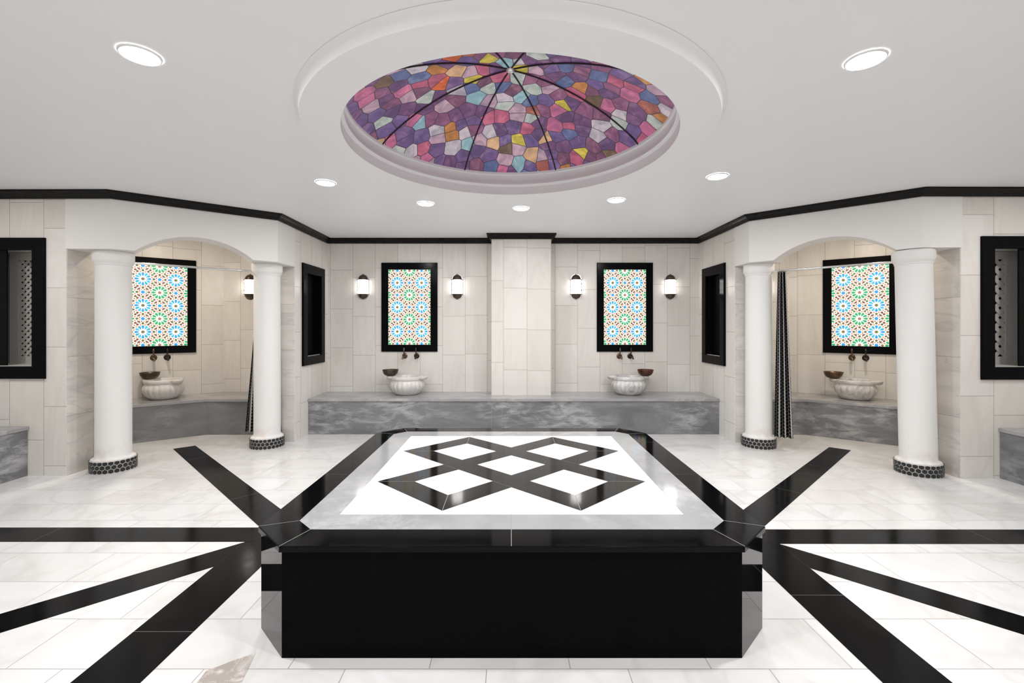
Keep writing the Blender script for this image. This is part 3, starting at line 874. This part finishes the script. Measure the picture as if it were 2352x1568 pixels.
def bowl(x, y, z, mat, lab):
    root = thing('metal_bowl', lab, 'bowl', (x, y, z))
    m = MB()
    m.lathe([(0, 0), (.050, .0), (.072, .006), (.095, .024), (.108, .048), (.114, .072), (.119, .086), (.1185, .089), (.115, .087), (.104, .050), (.088, .026), (.06, .010), (0, .006)], 40,
            mod=lambda a, zz: 1+.006*math.sin(a*14)*math.sin(zz*160))
    m.build('bowl_shell', mat, root, smooth='all')
    m = MB(); m.tube([(.1175*math.cos(2*PI*k/40), .1175*math.sin(2*PI*k/40), .0885) for k in range(41)], .0028, 6)
    m.build('rim', mat, root, smooth=True)
    return root
_tap = {}
def tap(wall_pt, rz, z, mat, lab, turn=0.0):
    root = thing('wall_tap', lab, 'tap', (wall_pt[0], wall_pt[1], z), rz)
    R = Matrix.Rotation(PI/2, 4, 'X')
    m = MB(); m.lathe([(0, 0.001), (.040, 0.001), (.042, .006), (.036, .013), (.024, .017), (.020, .026), (.016, .032)], 24, mt=R)
    m.build('wall_flange', mat, root, smooth=True)
    m = MB(); t = turn
    m.tube([(0, -.02, 0), (0, -.05, 0), (t*.2, -.075, .002), (t*.5, -.100, -.006), (t*.8, -.112, -.022), (t, -.116, -.044)], [.013, .016, .019, .015, .012, .013], 12)
    m.tube([(0, -.066, -.004), (0, -.066, .022)], [.019, .012], 12)
    m.build('spout', mat, root, smooth=True)
    m = MB()
    m.tube([(0, -.066, .020), (0, -.066, .045), (0, -.066, .062), (.0, -.066, .070), (0, -.066, .082), (0, -.066, .100), (0, -.066, .118), (0, -.066, .132)],
           [.007, .006, .011, .006, .012, .017, .011, .004], 12)
    m.build('handle', mat, root, smooth=True)
    return root
basin(-1.537, 6.80, 0, M['basin_a'], 'white fluted marble basin on the back bench, left of the central pier')
bowl(-1.790, 6.80, .775, M['bronze'], 'dark bronze bowl on the lug of the basin left of the central pier')
basin(1.765, 6.80, PI, M['basin_b'], 'grey veined fluted basin on the back bench, right of the central pier')
bowl(2.02, 6.80, .775, plain('copper', (.16, .075, .055), .35, .5, .85, var=.35, vs=40), 'reddish copper bowl on the lug of the basin right of the pier')
basin(-4.858, 6.378, math.radians(-4), M['basin_a'], 'pale fluted marble basin on the left cubicle bench', sc=.96)
bowl(-5.062, 6.392, .775, M['bronze'], 'dark bronze bowl on the basin in the left cubicle')
basin(4.80, 6.328, math.atan2(dr.y, dr.x), M['basin_b'], 'grey streaked fluted basin on the right cubicle bench', sc=.97)
bowl(4.60, 6.478, .775, M['brass'], 'ribbed brass bowl on the basin in the right cubicle')
def wx(px, y=7.0): return (px-1172)*y/1045
tap((wx(929, 7.02), 7.05), 0, 1.055, M['brass'], 'bronze wall tap, left of the pair above the basin left of the pier', -.012)
tap((wx(956.5, 7.02), 7.05), 0, 1.055, M['dark_brass'], 'dark bronze wall tap, right of the pair above the basin left of the pier', 0)
tap((wx(1423, 7.02), 7.05), 0, 1.052, M['brass'], 'bronze wall tap, left of the pair above the basin right of the pier', .014)
tap((wx(1448, 7.02), 7.05), 0, 1.052, M['dark_brass'], 'dark bronze wall tap, right of the pair above the basin right of the pier', .02)
for K, d, nn, sg, arr in ((KL, dl, nL, -1, ((353, 'bronze wall tap nearest the left column in the left cubicle', 'brass'), (384.5, 'round dark tap further right in the left cubicle', 'dark_brass'))),
                          (KR, dr, nR, 1, ((1956.5, 'pale bronze wall tap on the left in the right cubicle', 'brass'), (1988, 'blackened wall tap on the right in the right cubicle', 'dark_brass')))):
    dd_ = -d if sg < 0 else d
    for px, lab, mt_ in arr:
        k = (px-1172)/1045
        # K + dd*s : x/y = k
        s = (k*K.y-K.x)/(dd_.x-k*dd_.y); p = K+dd_*s
        tap((p.x, p.y), math.atan2(d.y, d.x), 1.062, M[mt_], lab, .01)

# ------------------------------------------------------------------ wall sconces
M['shade'] = emit('lit_sconce_glass', (1, .97, .93), SCONCE_E)
_sc = {}
def sconce(x, lab, y=7.05):
    root = thing('wall_sconce', lab, 'wall lamp', (x, y, 2.12), 0, 'pierced metal half-round wall lamps')
    if _sc:
        for c0 in _sc['l']:
            c = c0.copy(); C.objects.link(c); c.parent = root
            for g in c0.children:
                e_ = g.copy(); C.objects.link(e_); e_.parent = c
        return root
    A0, A1 = PI, 2*PI
    m = MB(); # back plate, a long oval
    pts = [(.088*math.cos(t), .088*math.sin(t)+(.11 if math.sin(t) >= 0 else -.11)) for t in [2*PI*k/48 for k in range(48)]]
    m.face([(a, -.006, b) for a, b in pts])
    for k in range(48):
        a, b = pts[k], pts[(k+1) % 48]; m.face([(a[0], -.006, a[1]), (b[0], -.006, b[1]), (b[0], -.0005, b[1]), (a[0], -.0005, a[1])])
    bp_ = m.build('back_plate', M['chrome'], root)
    m = MB(); m.lathe([(.080, -.108), (.080, .108)], 24, a0=A0, a1=A1); sh = m.build('glass_shade', M['shade'], root, smooth=True)
    prof_ = [(.090, 0), (.090, .008), (.074, .014), (.072, .030), (.064, .050), (.046, .070), (.022, .083), (.008, .088), (.006, .096), (0, .098)]
    m = MB(); m.lathe([(r, .108+z_) for r, z_ in prof_], 24, a0=A0, a1=A1); tc = m.build('top_cap', M['bronze'], root, smooth=True)
    m = MB(); m.lathe([(r, -.108-z_*.92) for r, z_ in prof_], 24, a0=A0, a1=A1); bc = m.build('bottom_cap', M['bronze'], root, smooth=True)
    m = MB()
    for z_, r in ((0.0, .0045), (.10, .003), (-.10, .003), (.052, .0016), (-.052, .0016)):
        m.tube([(.084*math.cos(A0+PI*k/24), .084*math.sin(A0+PI*k/24), z_) for k in range(25)], r, 5)
    for q in (0.02, .28, .5, .72, .98):
        a = A0+PI*q; m.tube([(.084*math.cos(a), .084*math.sin(a), -.106), (.084*math.cos(a), .084*math.sin(a), .106)], .003, 5)
    for q in (.14, .39, .61, .86):
        for zc_ in (-.052, .052):
            a = A0+PI*q; T = Vector((-math.sin(a), math.cos(a), 0)); o_ = Vector((.084*math.cos(a), .084*math.sin(a), zc_))
            for rr in (.022, .010):
                m.tube([tuple(o_+T*rr*math.cos(2*PI*k/12)+Vector((0, 0, rr*math.sin(2*PI*k/12)))) for k in range(13)], .0024, 4)
    cg = m.build('filigree_cage', M['bronze'], root)
    _sc['l'] = [bp_, sh, tc, bc, cg]
    return root
sconce(wx(832, 7.0), 'lit wall lamp left of the stained glass panel left of the pier')
sconce(wx(1049.5, 7.0), 'lit wall lamp between the left back panel and the central pier')
sconce(wx(1324, 7.0), 'lit wall lamp between the central pier and the right back panel')
sconce(wx(1542, 7.0), 'lit wall lamp right of the stained glass panel right of the pier')
sconce(wx(571, 7.0), 'lit wall lamp in the left cubicle, half hidden by a column')
sconce(3.93, 'wall lamp in the right cubicle hidden behind curtain and column')

# ------------------------------------------------------------------ curtain rods and curtains
def rod(a, b, lab):
    root = thing('curtain_rod', lab, 'curtain rod', (0, 0, 0))
    m = MB(); m.tube([a, b], .0125, 12); m.build('rod_tube', M['chrome'], root, smooth=True)
    for p, q in ((a, b), (b, a)):
        p = Vector(p); q = Vector(q); d = (q-p).normalized()
        m = MB(); m.tube([p, p+d*.012], .024, 16); m.build('end_flange', M['chrome'], root, smooth=True)
rod((-4.088, 4.912, 2.192), (-3.188, 5.653, 2.192), 'shiny steel curtain rod across the left arch')
rod((3.245, 5.65, 2.192), (4.155, 4.805, 2.192), 'shiny steel curtain rod across the right arch')
def curtain(name, top, bot, wt, wb, z0, z1, d, folds, amp, lab, edge=None):
    d = Vector(d).normalized(); n_ = Vector((-d.y, d.x)); m = MB(); NU, NV = folds*10, 40
    V = []
    for j in range(NV+1):
        t = j/NV; z_ = z1+(z0-z1)*t
        c_ = Vector(top).lerp(Vector(bot), t**1.1); w = wt+(wb-wt)*t
        row = []
        for i in range(NU+1):
            s = i/NU; ph = s*folds*2*PI
            off = amp*math.sin(ph+.35*math.sin(t*4+s*5))
            p = c_+d*((s-.5)*w+.010*math.sin(2*ph)*.6)+n_*off
            row.append((p.x, p.y, z_+.006*math.sin(ph)*(1 if j == NV else 0)))
        V.append(row)
    Lc = folds*2*math.hypot((wt+wb)/2/folds/2, amp*1.8)*1.3
    for j in range(NV):
        for i in range(NU):
            q = [V[j][i], V[j][i+1], V[j+1][i+1], V[j+1][i]]
            uv = [(folds*a/NU+.05, b[2]) for a, b in zip((i, i+1, i+1, i), q)]
            m.face(q, 0, uv)
    o = m.build(name, M['cloth'], None, smooth='all', recalc=False)
    bm = bmesh.new(); bm.from_mesh(o.data); bmesh.ops.remove_doubles(bm, verts=bm.verts, dist=1e-5); bm.to_mesh(o.data); bm.free()
    s = o.modifiers.new('solid', 'SOLIDIFY'); s.thickness = .002
    return tag(o, lab, 'curtain')
curtain('curtain', (3.325, 5.575), (3.345, 5.57), .085, .20, .15, 2.178, (.9, -.45), 3, .042, 'black and white patterned curtain gathered beside the right far column')
curtain('curtain', (-3.175, 5.83), (-3.225, 5.945), .10, .47, .135, 2.19, (1, .0), 6, .022, 'black and white patterned curtain mostly hidden behind the left far column')

# ------------------------------------------------------------------ ceiling downlights
_dl = {}
def downlight(x, y, lab, power, col=(.985, .99, 1.0)):
    root = thing('ceiling_downlight', lab, 'ceiling light', (x, y, ZC), 0, 'round recessed ceiling lights')
    if not _dl:
        m = MB(); m.lathe([(.080, -.0085), (.084, -.011), (.090, -.008), (.093, -.001)], 40); a = m.build('trim_ring', M['trimring'], root, smooth=True)
        m = MB(); m.lathe([(0, -.018), (.03, -.0172), (.055, -.0145), (.072, -.0112), (.0815, -.0085)], 40); b = m.build('diffuser', M['diffuser'], root, recalc=False)
        _dl['l'] = [a, b]
    else:
        for c0 in _dl['l']:
            c = c0.copy(); C.objects.link(c); c.parent = root
    ld = bpy.data.lights.new('downlight_lamp', 'AREA'); ld.shape = 'DISK'; ld.size = .13; ld.energy = power; ld.color = col
    lo = bpy.data.objects.new('lamp', ld); C.objects.link(lo); lo.parent = root; lo.location = (0, 0, -.021)
    return root
for x, y, lab in ((-1.860, 2.287, 'large bright ceiling light near the top left corner'), (1.818, 2.328, 'large bright ceiling light near the top right corner'),
                  (-1.75, 4.312, 'ceiling light left of the dome, above the left return wall'), (1.879, 4.126, 'ceiling light right of the dome, above the right return wall'),
                  (-.936, 5.04, 'ceiling light beyond the dome, leftmost of the far three'), (.125, 5.244, 'ceiling light beyond the dome, middle of the far three'),
                  (1.145, 4.903, 'ceiling light beyond the dome, rightmost of the far three')):
    downlight(x, y, lab, FAR_W if y > 4.8 else SPOT_W if y < 3 else 11.5)
for x, y, t in ((-1.05, 1.15, 'unseen ceiling light added above and left of the viewer to light the room'), (1.05, 1.15, 'unseen ceiling light added above and right of the viewer to light the room')):
    downlight(x, y, t, SPOT_W)  # out-of-view pair added to light the room
for x, y, t in ((-4.7, 3.3, 'unseen ceiling light added over the left side bench to light the room'), (4.7, 3.3, 'unseen ceiling light added over the right side bench to light the room'),
                (-3.2, 1.2, 'unseen ceiling light added over the left front floor to light the room'), (3.2, 1.2, 'unseen ceiling light added over the right front floor to light the room')):
    downlight(x, y, t, SIDE_W)  # unseen side and front lights, added for overall brightness
for x, y, t in ((-4.36, 5.52, 'unseen warm ceiling light added inside the left cubicle to brighten it'), (4.36, 5.44, 'unseen warm ceiling light added inside the right cubicle to brighten it')):
    downlight(x, y, t, CUB_W, (1, .86, .68))  # unseen warm lights added to brighten the cubicle walls
